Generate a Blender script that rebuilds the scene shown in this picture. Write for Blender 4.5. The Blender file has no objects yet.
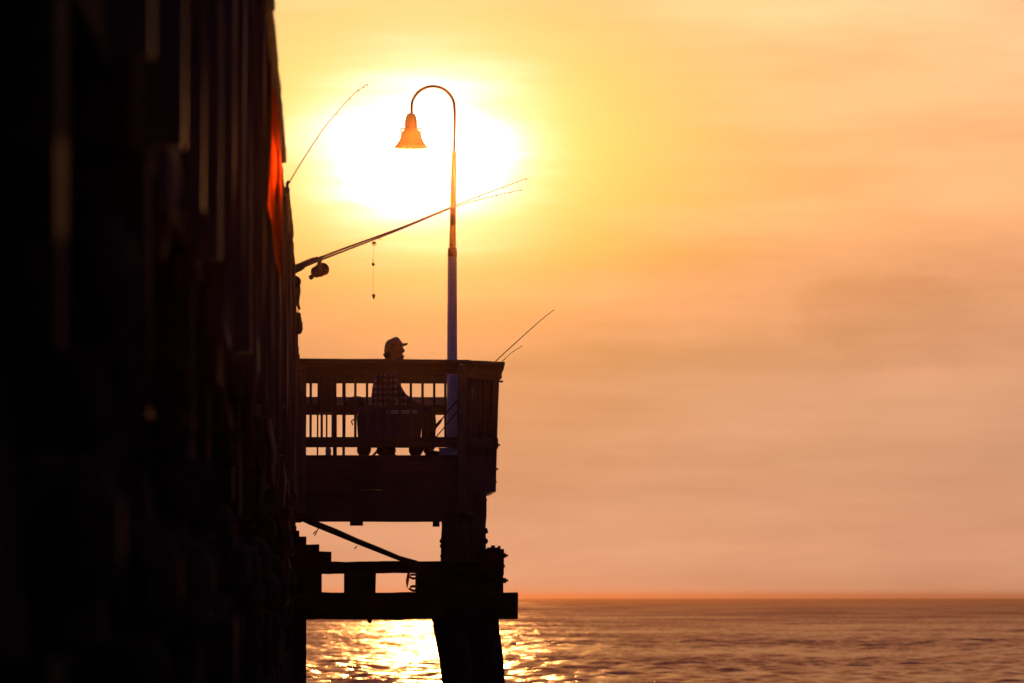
import bpy, bmesh, math, random
from mathutils import Vector, Matrix, Euler
random.seed(7)
R = math.radians
scene = bpy.context.scene
COL = scene.collection
CAMZ = 4.2
F = 200.0 / 36.0 * 1024.0
VPX, HORY = 330.0, 597.0
HORFIX = 3.0
YAW = math.atan((512 - VPX) / F)
PITCH = math.atan((HORY - HORFIX * 0 - 341.5) / F)
DECK = CAMZ + 1.57          # top of the deck boards
RAIL = CAMZ + 2.624         # top of the hand rail

# ------------------------------------------------------------------ camera
cam_d = bpy.data.cameras.new('camera')
cam = bpy.data.objects.new('camera', cam_d)
COL.objects.link(cam)
cam.location = (0, 0, CAMZ)
cam.rotation_euler = Euler((R(90) + PITCH, 0, -YAW), 'XYZ')
cam_d.lens = 200
cam_d.sensor_width = 36
cam_d.clip_start = 0.5
cam_d.clip_end = 60000
cam_d.dof.use_dof = True
cam_d.dof.focus_distance = 63.3
cam_d.dof.aperture_fstop = 7.0
scene.camera = cam
CM = cam.rotation_euler.to_matrix()


def P(px, py, D):
    """real point at depth D (metres along the pier) seen at a place of the photo"""
    d = CM @ Vector(((px - 512) / F, (341.5 - py) / F, -1))
    d = d * (D / d.y)
    return Vector((d.x, D, CAMZ + d.z))


# ------------------------------------------------------------------ materials
def new_mat(name):
    m = bpy.data.materials.new(name)
    m.use_nodes = True
    nt = m.node_tree
    return m, nt, nt.nodes['Principled BSDF']


def plain(name, col, rough=0.5, metal=0.0, noise=0.25, scale=12, spec=0.5):
    m, nt, b = new_mat(name)
    tc = nt.nodes.new('ShaderNodeTexCoord')
    n = nt.nodes.new('ShaderNodeTexNoise')
    n.inputs['Scale'].default_value = scale
    n.inputs['Detail'].default_value = 5
    nt.links.new(tc.outputs['Object'], n.inputs['Vector'])
    r = nt.nodes.new('ShaderNodeValToRGB')
    r.color_ramp.elements[0].position = 0.3
    r.color_ramp.elements[1].position = 0.7
    r.color_ramp.elements[0].color = [c * (1 - noise) for c in col] + [1]
    r.color_ramp.elements[1].color = [min(1, c * (1 + noise)) for c in col] + [1]
    nt.links.new(n.outputs['Fac'], r.inputs['Fac'])
    nt.links.new(r.outputs['Color'], b.inputs['Base Color'])
    b.inputs['Roughness'].default_value = rough
    b.inputs['Metallic'].default_value = metal
    b.inputs['Specular IOR Level'].default_value = spec
    return m


def wood(name, dark, light, axis=0, rough=0.55, bump=0.35, spec=0.5):
    """weathered timber; axis = direction of the grain"""
    m, nt, b = new_mat(name)
    L = nt.links.new
    tc = nt.nodes.new('ShaderNodeTexCoord')
    mp = nt.nodes.new('ShaderNodeMapping')
    s = [28, 28, 28]
    s[axis] = 1.6
    mp.inputs['Scale'].default_value = s
    L(tc.outputs['Object'], mp.inputs['Vector'])
    n = nt.nodes.new('ShaderNodeTexNoise')
    n.inputs['Scale'].default_value = 1
    n.inputs['Detail'].default_value = 6
    n.inputs['Roughness'].default_value = 0.65
    L(mp.outputs['Vector'], n.inputs['Vector'])
    n2 = nt.nodes.new('ShaderNodeTexNoise')
    n2.inputs['Scale'].default_value = 2.3
    n2.inputs['Detail'].default_value = 4
    L(tc.outputs['Object'], n2.inputs['Vector'])
    mx = nt.nodes.new('ShaderNodeMath')
    mx.operation = 'MULTIPLY'
    L(n.outputs['Fac'], mx.inputs[0])
    L(n2.outputs['Fac'], mx.inputs[1])
    r = nt.nodes.new('ShaderNodeValToRGB')
    r.color_ramp.elements[0].position = 0.15
    r.color_ramp.elements[1].position = 0.38
    r.color_ramp.elements[0].color = list(dark) + [1]
    r.color_ramp.elements[1].color = list(light) + [1]
    L(mx.outputs[0], r.inputs['Fac'])
    L(r.outputs['Color'], b.inputs['Base Color'])
    b.inputs['Specular IOR Level'].default_value = spec
    rr = nt.nodes.new('ShaderNodeMapRange')
    rr.inputs['To Min'].default_value = rough - 0.15
    rr.inputs['To Max'].default_value = rough + 0.2
    L(n2.outputs['Fac'], rr.inputs['Value'])
    L(rr.outputs['Result'], b.inputs['Roughness'])
    bp = nt.nodes.new('ShaderNodeBump')
    bp.inputs['Strength'].default_value = bump
    bp.inputs['Distance'].default_value = 0.01
    L(n.outputs['Fac'], bp.inputs['Height'])
    L(bp.outputs['Normal'], b.inputs['Normal'])
    return m


W_X = wood('rail timber across', (0.035, 0.022, 0.015), (0.13, 0.075, 0.045), 0)
W_Y = wood('timber along pier', (0.035, 0.020, 0.013), (0.12, 0.07, 0.042), 1)
W_Z = wood('upright timber', (0.040, 0.026, 0.018), (0.15, 0.09, 0.055), 2)
W_POST = wood('newer post timber', (0.10, 0.07, 0.045), (0.24, 0.18, 0.11), 2)
W_PILE = wood('creosoted pile', (0.018, 0.013, 0.010), (0.075, 0.05, 0.036), 2, 0.85, 0.6, 0.12)
W_CAP = wood('creosoted beam', (0.018, 0.013, 0.010), (0.07, 0.045, 0.032), 0, 0.85, 0.5, 0.12)
W_GLINT = wood('glint red brown timber', (0.05, 0.018, 0.010), (0.16, 0.06, 0.03), 2, 0.6, 0.6, 0.3)  # red-brown tint imitates low sun glints on the dark boards
W_STR = wood('creosoted stringer', (0.012, 0.007, 0.005), (0.045, 0.024, 0.015), 1, 0.9, 0.5, 0.08)
W_PALE = wood('pale board', (0.3, 0.2, 0.13), (0.5, 0.36, 0.24), 0)  # paler tone than the other rail timber
RUST = plain('rusty iron', (0.10, 0.045, 0.025), 0.6, 0.6, 0.4, 40)
WHITE = plain('white pole paint', (0.74, 0.74, 0.82), 0.45, 0, 0.07, 6)
GALV = plain('brown pole paint', (0.20, 0.09, 0.05), 0.4, 0.3, 0.15, 9)
BLACK = plain('black rod blank', (0.03, 0.022, 0.02), 0.35, 0, 0.2, 30)
CORK = plain('cork grip', (0.09, 0.05, 0.03), 0.8, 0, 0.3, 90)
REEL = plain('dark reel metal', (0.06, 0.05, 0.05), 0.35, 0.7, 0.2, 40)
LEAD = plain('lead sinker', (0.12, 0.10, 0.10), 0.5, 0.6, 0.2, 60)
LINE = plain('fishing line', (0.25, 0.16, 0.10), 0.4, 0, 0.05, 5)
SKIN = plain('skin', (0.22, 0.11, 0.075), 0.5, 0, 0.1, 20)
HAIR = plain('hair', (0.05, 0.03, 0.022), 0.6, 0, 0.3, 60)
HATM = plain('cap cloth', (0.05, 0.045, 0.06), 0.8, 0, 0.2, 40)
DENIM = plain('dark trousers', (0.045, 0.04, 0.06), 0.8, 0, 0.25, 30)
SHOE = plain('shoe leather', (0.03, 0.025, 0.025), 0.6, 0, 0.2, 30)
COOL = plain('violet cooler plastic', (0.07, 0.03, 0.13), 0.4, 0, 0.1, 5)
PALE = plain('pale plastic trim', (0.82, 0.74, 0.74), 0.45, 0, 0.06, 8)
BLUE = plain('lavender plastic', (0.72, 0.74, 0.92), 0.4, 0, 0.06, 8)
BAG = plain('dark bag cloth', (0.035, 0.03, 0.035), 0.85, 0, 0.3, 25)
ROPE = plain('old rope', (0.10, 0.065, 0.04), 0.8, 0, 0.4, 60)
PINK = plain('faded pink rag', (0.7, 0.3, 0.22), 0.8, 0, 0.2, 30)

# plaid shirt
PLAID, nt, b = new_mat('plaid shirt cloth')
tc = nt.nodes.new('ShaderNodeTexCoord')
sp = nt.nodes.new('ShaderNodeSeparateXYZ')
nt.links.new(tc.outputs['Object'], sp.inputs[0])


def stripe(sock, f):
    a = nt.nodes.new('ShaderNodeMath'); a.operation = 'MULTIPLY'; a.inputs[1].default_value = f
    nt.links.new(sock, a.inputs[0])
    s = nt.nodes.new('ShaderNodeMath'); s.operation = 'SINE'
    nt.links.new(a.outputs[0], s.inputs[0])
    g = nt.nodes.new('ShaderNodeMath'); g.operation = 'GREATER_THAN'; g.inputs[1].default_value = 0.25
    nt.links.new(s.outputs[0], g.inputs[0])
    return g.outputs[0]


sa, sb = stripe(sp.outputs['X'], 110), stripe(sp.outputs['Z'], 95)
ad = nt.nodes.new('ShaderNodeMath'); ad.operation = 'ADD'
nt.links.new(sa, ad.inputs[0]); nt.links.new(sb, ad.inputs[1])
hf = nt.nodes.new('ShaderNodeMath'); hf.operation = 'MULTIPLY'; hf.inputs[1].default_value = 0.5
nt.links.new(ad.outputs[0], hf.inputs[0])
rp = nt.nodes.new('ShaderNodeValToRGB')
rp.color_ramp.interpolation = 'CONSTANT'
rp.color_ramp.elements[0].color = (0.07, 0.02, 0.03, 1)
rp.color_ramp.elements[1].position = 0.4
rp.color_ramp.elements[1].color = (0.22, 0.10, 0.12, 1)
e = rp.color_ramp.elements.new(0.9); e.color = (0.55, 0.42, 0.48, 1)
nt.links.new(hf.outputs[0], rp.inputs['Fac'])
nt.links.new(rp.outputs['Color'], b.inputs['Base Color'])
b.inputs['Roughness'].default_value = 0.85

# orange sun-glint sheet: added, with the low sun's orange reflection put into its gloss colour
GLINT, nt, b = new_mat('orange sun-glint')
gl = nt.nodes.new('ShaderNodeBsdfGlossy')
gl.inputs['Color'].default_value = (0.17, 0.015, 0.0015, 1)
gl.inputs['Roughness'].default_value = 0.32
df = nt.nodes.new('ShaderNodeBsdfDiffuse')
df.inputs['Color'].default_value = (0.12, 0.02, 0.006, 1)
ms = nt.nodes.new('ShaderNodeMixShader'); ms.inputs[0].default_value = 0.3
tcv = nt.nodes.new('ShaderNodeTexCoord'); mpv = nt.nodes.new('ShaderNodeMapping'); mpv.inputs['Scale'].default_value = (1, 1.3, 5)
nv = nt.nodes.new('ShaderNodeTexNoise'); nv.inputs['Scale'].default_value = 1.0; nv.inputs['Detail'].default_value = 3
rv = nt.nodes.new('ShaderNodeMapRange'); rv.inputs['From Min'].default_value = 0.40; rv.inputs['From Max'].default_value = 0.52
rv.inputs['To Min'].default_value = 0.95; rv.inputs['To Max'].default_value = 0.15
nt.links.new(tcv.outputs['Object'], mpv.inputs[0]); nt.links.new(mpv.outputs[0], nv.inputs['Vector'])
nt.links.new(nv.outputs['Fac'], rv.inputs['Value']); nt.links.new(rv.outputs[0], ms.inputs[0])
nt.links.new(gl.outputs[0], ms.inputs[1]); nt.links.new(df.outputs[0], ms.inputs[2])
nt.links.new(ms.outputs[0], nt.nodes['Material Output'].inputs['Surface'])
nt.nodes.remove(b)
tc = nt.nodes.new('ShaderNodeTexCoord')
n = nt.nodes.new('ShaderNodeTexNoise'); n.inputs['Scale'].default_value = 1.5
nt.links.new(tc.outputs['Object'], n.inputs['Vector'])
bp = nt.nodes.new('ShaderNodeBump'); bp.inputs['Strength'].default_value = 0.9; bp.inputs['Distance'].default_value = 0.03
nt.links.new(n.outputs['Fac'], bp.inputs['Height'])
nt.links.new(bp.outputs['Normal'], gl.inputs['Normal'])


# ------------------------------------------------------------------ mesh helper
def bow(y):
    """the old pier is not quite straight: its seaward end swings in by a few centimetres"""
    t = min(1, max(0, (y - 44) / 17))
    return -0.055 * t * t * (3 - 2 * t)


class MB:
    def __init__(self):
        self.bm = bmesh.new()

    def box(self, c, s, rot=None):
        m = Matrix.Translation(Vector(c))
        if rot is not None:
            m = m @ (Euler(rot).to_matrix().to_4x4())
        m = m @ Matrix.Diagonal((s[0], s[1], s[2], 1))
        bmesh.ops.create_cube(self.bm, size=1, matrix=m)
        return self

    def timber(self, a, b, w, h, up=(0, 0, 1), jit=0.004, seg=0.35, ch=0.12):
        """sawn beam from a to b, width w (sideways), height h (along up): eight-sided section, worn edges"""
        a, b = Vector(a), Vector(b)
        d = b - a
        L = d.length
        d.normalize()
        up = Vector(up)
        side = d.cross(up).normalized()
        up = side.cross(d).normalized()
        n = max(1, min(60, int(L / seg)))
        c = min(w, h) * ch
        sec = [(-w/2 + c, -h/2), (w/2 - c, -h/2), (w/2, -h/2 + c), (w/2, h/2 - c), (w/2 - c, h/2), (-w/2 + c, h/2), (-w/2, h/2 - c), (-w/2, -h/2 + c)]
        rings = []
        for i in range(n + 1):
            t = i / n
            jx, jy = random.uniform(-jit, jit) * 0.4, random.uniform(-jit, jit) * 0.4
            rings.append([self.bm.verts.new(a + d * (L * t + (random.uniform(-jit, jit) if i in (0, n) else 0)) + side * (x + jx + random.uniform(-jit, jit)) + up * (y + jy + random.uniform(-jit, jit))) for x, y in sec])
        for i in range(n):
            for k in range(8):
                k2 = (k + 1) % 8
                self.bm.faces.new((rings[i][k], rings[i][k2], rings[i+1][k2], rings[i+1][k]))
        self.bm.faces.new(rings[0][::-1]); self.bm.faces.new(rings[-1])
        return self

    def tube(self, pts, rad, n=10, jit=0.0, cap=True):
        pts = [Vector(p) for p in pts]
        if not isinstance(rad, (list, tuple)):
            rad = [rad] * len(pts)
        rings = []
        ref = None
        for i, p in enumerate(pts):
            t = (pts[min(i+1, len(pts)-1)] - pts[max(i-1, 0)]).normalized()
            if ref is None:
                ref = Vector((0, 0, 1)) if abs(t.z) < 0.9 else Vector((1, 0, 0))
            u = t.cross(ref).normalized()
            v = u.cross(t).normalized()
            ref = v
            ring = []
            for k in range(n):
                a = 2 * math.pi * k / n
                r = rad[i] * (1 + random.uniform(-jit, jit))
                ring.append(self.bm.verts.new(p + u * math.cos(a) * r + v * math.sin(a) * r))
            rings.append(ring)
        for i in range(len(rings) - 1):
            for k in range(n):
                k2 = (k + 1) % n
                self.bm.faces.new((rings[i][k], rings[i][k2], rings[i+1][k2], rings[i+1][k]))
        if cap:
            self.bm.faces.new(rings[0][::-1]); self.bm.faces.new(rings[-1])
        return self

    def ball(self, c, r, seg=12, scale=(1, 1, 1), jit=0, rot=None):
        m = Matrix.Translation(Vector(c))
        if rot is not None:
            m = m @ Euler(rot).to_matrix().to_4x4()
        m = m @ Matrix.Diagonal((scale[0], scale[1], scale[2], 1))
        g = bmesh.ops.create_uvsphere(self.bm, u_segments=seg, v_segments=max(6, seg * 2 // 3), radius=r, matrix=m)
        if jit:
            for v in g['verts']:
                v.co += Vector([random.uniform(-jit, jit) for _ in range(3)])
        return self

    def prism(self, poly, z0, z1):
        lo = [self.bm.verts.new((x, y, z0)) for x, y in poly]
        hi = [self.bm.verts.new((x, y, z1)) for x, y in poly]
        n = len(poly)
        self.bm.faces.new(lo[::-1]); self.bm.faces.new(hi)
        for k in range(n):
            k2 = (k + 1) % n
            self.bm.faces.new((lo[k], lo[k2], hi[k2], hi[k]))
        return self

    def build(self, name, mat, parent=None, smooth=False):
        bmesh.ops.recalc_face_normals(self.bm, faces=self.bm.faces)
        me = bpy.data.meshes.new(name)
        # origin at the parent's base (or at the lowest middle point)
        inv = Matrix.Identity(4)
        if parent is not None:
            off = wloc(parent)
        else:
            xs = [v.co for v in self.bm.verts]
            off = Vector(((min(v.x for v in xs) + max(v.x for v in xs)) / 2, (min(v.y for v in xs) + max(v.y for v in xs)) / 2, min(v.z for v in xs)))
        root = parent
        while root is not None and root.parent is not None:
            root = root.parent
        if root is not None and root.name.startswith('fishing_pier'):
            for v in self.bm.verts:
                if v.co.x > -2:
                    v.co.x += bow(v.co.y)
        for v in self.bm.verts:
            v.co -= off
        self.bm.to_mesh(me)
        self.bm.free()
        me.materials.append(mat)
        if smooth:
            for p in me.polygons:
                p.use_smooth = True
        o = bpy.data.objects.new(name, me)
        COL.objects.link(o)
        if parent is not None:
            o.parent = parent
        else:
            o.location = off
        return o


def wloc(o):
    v = Vector((0, 0, 0))
    while o is not None:
        v += o.location
        o = o.parent
    return v


def thing(name, label, cat, loc, group=None):
    o = bpy.data.objects.new(name, None)
    COL.objects.link(o)
    o.location = loc
    o.empty_display_size = 0.1
    return tag(o, label, cat, group)


def tag(o, label, cat, group=None):
    o['label'] = label
    o['category'] = cat
    if group:
        o['group'] = group
    return o


def part_copy(src, dy, parent, dx=0.0, dz=0.0):
    c = src.copy()
    COL.objects.link(c)
    c.parent = parent
    c.location = src.location + Vector((dx, dy, dz))
    for ch in list(src.children):
        g = ch.copy()
        COL.objects.link(g)
        g.parent = c
    return c


# ------------------------------------------------------------------ sea
WAVE_SLOPE = 0.13


def make_sea():
    import numpy as np
    S = 15000.0
    rs = np.random.RandomState(5)
    rows = [-400.0, -100.0, 60.0, 150.0, 200.0]
    while rows[-1] < 1100:
        rows.append(rows[-1] * 1.0014)
    while rows[-1] < 2600:
        rows.append(rows[-1] * 1.0032)
    while rows[-1] < S:
        rows.append(rows[-1] * 1.08)
    rows[-1] = S
    rows = np.array(rows)
    az_f = np.linspace(-0.12, 0.30, 640)           # fan of columns, fine where the sea is in view
    left = -S * (1 - np.linspace(0, 1, 9)) ** 3
    Yr = np.maximum(rows, 200.0)
    X = np.empty((len(rows), 640 + 16))
    X[:, 8:-8] = Yr[:, None] * np.tan(az_f)[None, :]
    t = (np.arange(1, 9) / 8.0) ** 3
    X[:, -8:] = X[:, -9][:, None] + t[None, :] * (S - X[:, -9][:, None])
    X[:, :8] = (X[:, 8][:, None] + t[None, :] * (-S - X[:, 8][:, None]))[:, ::-1]
    Y = np.repeat(rows[:, None], X.shape[1], 1)
    Z = np.zeros_like(X)
    n = 110
    lam = np.concatenate([np.exp(rs.uniform(np.log(1.1), np.log(4), 100)), np.exp(rs.uniform(np.log(4), np.log(12), 10))])
    th = rs.normal(0.1, 1.0, n)
    for l_, a_, ph in zip(lam, th, rs.uniform(0, 6.28, n)):
        k = 2 * np.pi / l_
        sl = WAVE_SLOPE * (2 / n) ** 0.5
        keep = np.clip((l_ / (0.0015 * 2.6) - Y) / 300.0, 0, 1)      # waves too short for the far grid fade out
        Z += keep * sl / k * np.cos(k * (np.sin(a_) * X + np.cos(a_) * Y) + ph)
    g = 1.0 + 0.2 * np.sin(X * 0.043 + Y * 0.021 + 1) + 0.2 * np.sin(X * -0.02 + Y * 0.037 + 2)
    fade = np.clip((2500 - Y) / 900, 0, 1) * np.clip((Y - 190) / 60, 0, 1)
    edge = np.ones(X.shape[1]); edge[:9] = 0; edge[-9:] = 0
    Z *= g * fade * edge[None, :]
    nr, nc = X.shape
    co = np.stack([X, Y, Z], -1).reshape(-1, 3).astype(np.float32)
    idx = np.arange(nr * nc).reshape(nr, nc)
    quads = np.stack([idx[:-1, :-1], idx[:-1, 1:], idx[1:, 1:], idx[1:, :-1]], -1).reshape(-1, 4).astype(np.int32)
    me = bpy.data.meshes.new('sea')
    me.vertices.add(len(co)); me.vertices.foreach_set('co', co.ravel())
    me.loops.add(quads.size); me.loops.foreach_set('vertex_index', quads.ravel())
    me.polygons.add(len(quads)); me.polygons.foreach_set('loop_start', np.arange(0, quads.size, 4, dtype=np.int32))
    me.update(calc_edges=True)
    me.polygons.foreach_set('use_smooth', np.ones(len(quads), dtype=bool))
    o = bpy.data.objects.new('sea', me)
    COL.objects.link(o)
    o['kind'] = 'structure'
    m, nt, b = new_mat('sea water')
    L = nt.links.new
    b.inputs['Base Color'].default_value = (0.05, 0.014, 0.01, 1)
    b.inputs['Roughness'].default_value = 0.24
    b.inputs['IOR'].default_value = 1.33
    geo = nt.nodes.new('ShaderNodeNewGeometry')

    def noise(sx, sy, detail=3, rough=0.55, off=0):
        mp = nt.nodes.new('ShaderNodeMapping')
        mp.inputs['Scale'].default_value = (sx, sy, 1)
        mp.inputs['Location'].default_value = (off, off * 1.7, off)
        L(geo.outputs['Position'], mp.inputs['Vector'])
        n = nt.nodes.new('ShaderNodeTexNoise')
        n.inputs['Scale'].default_value = 1
        n.inputs['Detail'].default_value = detail
        n.inputs['Roughness'].default_value = rough
        L(mp.outputs['Vector'], n.inputs['Vector'])
        return n

    def vmath(op, a, bb):
        v = nt.nodes.new('ShaderNodeVectorMath'); v.operation = op
        for i, s in enumerate((a, bb)):
            if isinstance(s, tuple):
                v.inputs[i].default_value = s
            elif s is not None:
                L(s, v.inputs[i])
        return v.outputs[0]
    # slopes of the waves at three sizes, gathered directly as a tilt of the normal
    n1 = noise(3.1, 2.2, 3, 0.6)
    n2 = noise(1.1, 0.35, 4, 0.65, 13.7)
    n3 = noise(0.03, 0.014, 4, 0.6, 41.3)
    a = vmath('MULTIPLY', vmath('SUBTRACT', n1.outputs['Color'], (0.5, 0.5, 0.5)), (0.55, 0.26, 0))
    c = vmath('MULTIPLY', vmath('SUBTRACT', n2.outputs['Color'], (0.5, 0.5, 0.5)), (0.40, 0.26, 0))
    d = vmath('MULTIPLY', vmath('SUBTRACT', n3.outputs['Color'], (0.5, 0.5, 0.5)), (0.04, 0.34, 0))
    s = vmath('ADD', vmath('ADD', a, c), d)
    # normal tilted towards the viewer, more so offshore, added to darken the far water
    sy = nt.nodes.new('ShaderNodeSeparateXYZ'); L(geo.outputs['Position'], sy.inputs[0])
    mr = nt.nodes.new('ShaderNodeMapRange')
    mr.inputs['From Min'].default_value = 350; mr.inputs['From Max'].default_value = 1300
    mr.inputs['To Min'].default_value = -0.012; mr.inputs['To Max'].default_value = -0.10
    L(sy.outputs['Y'], mr.inputs['Value'])
    cb = nt.nodes.new('ShaderNodeCombineXYZ'); L(mr.outputs[0], cb.inputs[1])
    s = vmath('ADD', s, cb.outputs[0])
    s = vmath('ADD', s, geo.outputs['Normal'])
    s = vmath('NORMALIZE', s, None)
    L(s, b.inputs['Normal'])
    me.materials.append(m)


make_sea()

# ------------------------------------------------------------------ the long pier on the left
Y0, Y1 = -6.0, 67.0
XO, XI = -0.34, -6.2     # outer and far edge of the pier
pier = thing('fishing_pier', 'long dark timber pier running out to sea, filling the left of the picture', 'pier', (0, 0, 0))

MB_ = MB()
y = Y0
while y < Y1:
    w = 0.14
    MB_.box((-3.27 + random.uniform(-0.01, 0.01), y + w / 2, DECK - 0.02), (5.84, w - 0.008, 0.04 + random.uniform(0, 0.004)))
    y += w
MB_.build('deck', W_X, pier)
for i, x in enumerate((-0.39, -1.5, -2.7, -3.9, -5.0, -6.15)):
    yy = Y0
    while yy < Y1:
        y2 = min(Y1, yy + 6.4)
        MB().timber((x + random.uniform(-.01, .01), yy + 0.01, CAMZ + 1.175), (x + random.uniform(-.01, .01), y2 - 0.01, CAMZ + 1.175), 0.1, 0.69, jit=0.006, seg=0.5, ch=0.05).build('stringer', W_STR, pier)
        yy += 6.4

BENTS = [-2.0, 1.2, 4.4, 7.6, 10.8, 14.0, 17.2, 20.4, 23.6, 26.8, 30.0, 33.2, 36.4, 39.6, 42.8, 46.0, 49.2, 52.4, 55.6, 58.8, 62.0, 66.2]
for i, by in enumerate(BENTS):
    ex = XO + random.uniform(-0.035, 0.012)
    main = (i % 2 == 0)
    MB().timber((ex, by, CAMZ + 0.58), (XI, by, CAMZ + 0.58), 0.34, 0.49, jit=0.008, ch=0.06).build('cap_beam', W_CAP, pier)
    e2 = XO + random.uniform(-0.05, 0.0)
    mb = MB()
    mb.timber((e2, by - 0.24, CAMZ - 0.27), (XI, by - 0.24, CAMZ - 0.27), 0.14, 0.38, jit=0.014, seg=.2, ch=0.1)
    mb.timber((e2 + .01, by + 0.24, CAMZ - 0.27), (XI, by + 0.24, CAMZ - 0.27), 0.14, 0.38, jit=0.008, ch=0.06)
    mb.build('cross_beam', W_CAP, pier)
    for px_, bat in ((-0.60, 0.22), (-2.4, 0.02), (-4.2, -0.02), (-5.95, -0.25)):
        pts, rad = [], []
        for k in range(14):
            z = CAMZ + 0.335 - k * (CAMZ + 0.335 + 1.0) / 13
            t = k / 13
            pts.append((px_ + bat * t * 2 + random.uniform(-.008, .008), by + random.uniform(-.008, .008), z))
            rad.append(0.155 + 0.02 * t)
        MB().tube(pts, rad, 12, 0.05).build('pile', W_PILE, pier)
    if True:
        # round log wale with its rounded end sticking out
        z = CAMZ + 0.12 + random.uniform(-.09, .09)
        pts = [(XI, by + 0.42, z)] + [(-0.5 + 0.03 * k, by + 0.42, z) for k in range(6)] + [(-0.315, by + 0.42, z), (-0.292, by + 0.42, z)]
        MB().tube(pts, [0.11] * 7 + [0.09, 0.05], 12, 0.07).build('log_wale', W_PILE, pier)
    if i < len(BENTS) - 1:
        # diagonal planks between the bents
        y2 = BENTS[i+1]
        MB().timber((-0.82 , by, CAMZ + 0.3), (-0.82, y2, CAMZ - 1.9), 0.06, 0.24, jit=0.005, ch=0.05).build('diagonal_brace', W_Y, pier)
        MB().timber((-4.45, by, CAMZ - 1.9), (-4.45, y2, CAMZ + 0.3), 0.06, 0.24, jit=0.005, ch=0.05).build('diagonal_brace', W_Y, pier)
    MB().timber((-0.85, by + .34, CAMZ + 0.3), (-5.7, by + .34, CAMZ - 2.6), 0.06, 0.26, jit=0.005, ch=0.05).build('diagonal_brace', W_CAP, pier)

# bolts on the outer stringer
yb = 3.0
while yb < 62:
    for z in (0.95, 1.38):
        mb = MB()
        mb.tube([(XO - .004, yb, CAMZ + z), (XO + 0.03, yb, CAMZ + z)], 0.022, 8)
        mb.tube([(XO - .004, yb, CAMZ + z), (XO + 0.008, yb, CAMZ + z)], 0.036, 8)
        mb.build('bolt', RUST, pier)
        yb += 0.8
# irregular fender boards, hung tyres' chains and patches on the outer face
rs = random.Random(21)
for k in range(24):
    yb = 7 + k * 2.2 + rs.uniform(-.5, .5)
    x = XO + rs.uniform(-.02, .018)
    ztop = CAMZ + rs.uniform(0.9, 1.5)
    zbot = ztop - rs.uniform(.3, .4 if yb < 24 else 1.15)
    w = rs.uniform(.10, .26)
    MB().timber((x + rs.uniform(-.02, .02), yb, zbot), (x, yb + rs.uniform(-.12, .12), ztop), 0.05, w, up=(0, 1, 0), jit=0.022, seg=.13, ch=.2).build('fender_board', W_GLINT if k % 3 else W_PILE, pier)
for k in range(30):
    yb = 6 + k * 1.7 + rs.uniform(-1, 1)
    z = CAMZ + rs.uniform(-.3, 1.2)
    mb = MB()
    for q_ in range(6):
        mb.ball((XO - .02 + rs.uniform(-.02, .02), yb + rs.uniform(-.12, .12), z + rs.uniform(-.16, .16)), rs.uniform(.04, .075), 10, (.7, 1, 1), jit=.01)
    mb.build('growth', W_PILE, pier)

# railing of the pier, near side
rail_n = None
pr = MB()
for z in (1.80, 2.02, 2.24, 2.44):
    yy = Y0
    while yy < Y1:
        y2 = min(Y1, yy + 4.88)
        xx = XO + random.uniform(-0.006, 0.006)
        pr.timber((xx, yy + .008, CAMZ + z), (xx, y2 - .008, CAMZ + z), 0.038, 0.13, jit=0.004, seg=0.4, ch=0.08)
        yy += 4.88
railing = pr.build('railing', W_Y, pier)
yy = Y0 + 0.4
while yy < Y1:
    x = XO + 0.02 + random.uniform(-.006, .006)
    MB().timber((x, yy, CAMZ + 0.86), (x + random.uniform(-.01, .01), yy, CAMZ + 2.57), 0.085, 0.085, up=(0, 1, 0), jit=0.003, ch=0.08).build('rail_post', W_Z, railing)
    yy += 1.83
# cap boards of the rail with small offsets from board to board
caps = [(-6, 0, -.262), (0, 6.2, -.268), (6.2, 12.4, -.25), (12.4, 18.6, -.262), (18.6, 25.0, -.246), (25.02, 33.8, -.254), (33.83, 36.35, -.292), (36.38, 41.0, -.262),
        (41.03, 46.4, -.272), (46.43, 51.3, -.300), (51.33, 55.0, -.284), (55.03, 61.0, -.296), (61.02, 67.0, -.31)]
for a, b_, xe in caps:
    MB().timber((xe - .085, a, RAIL - 0.022), (xe - .085 + random.uniform(-.006, .004), b_, RAIL - 0.022), 0.17, 0.044, jit=0.003, seg=0.5, ch=0.15).build('cap_board', W_Y, railing)
# far side railing
fr = MB()
for z in (1.85, 2.2, 2.60):
    fr.timber((XI, Y0, CAMZ + z), (XI, Y1, CAMZ + z), 0.05, 0.14, jit=0.004, seg=2)
fr = fr.build('railing', W_Y, pier)
yy = Y0 + .4
while yy < Y1:
    MB().timber((XI - .06, yy, CAMZ + 0.9), (XI - .06, yy, CAMZ + 2.57), 0.09, 0.09, up=(0, 1, 0), jit=0.003, seg=0.8).build('rail_post', W_Z, fr)
    yy += 2.4

# orange sheet added on the railing to show the sun's glint
bm = bmesh.new()
n = 40
rows = []
for i in range(n + 1):
    t = i / n
    yy = 25.2 + 6.4 * t
    row = []
    for j in range(13):
        s = j / 12
        z = CAMZ + 1.72 + s * (0.80)
        x = -0.264 - 0.016 * math.cos((s - .5) * math.pi) * 0.0 + 0.006 * math.sin(t * 9 + s * 2) - 0.012 * (1 - math.sin(s * math.pi))
        row.append(bm.verts.new((x, yy, z)))
    rows.append(row)
for i in range(n):
    for j in range(12):
        bm.faces.new((rows[i][j], rows[i+1][j], rows[i+1][j+1], rows[i][j+1]))
g = bmesh.ops.solidify(bm, geom=list(bm.faces), thickness=0.004)
t_ = MB(); t_.bm.free(); t_.bm = bm
o = t_.build('glint_sheet', GLINT, None, True)
tag(o, 'glossy orange sun-glint sheet on the pier railing, glowing with the low sun', 'banner')

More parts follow.
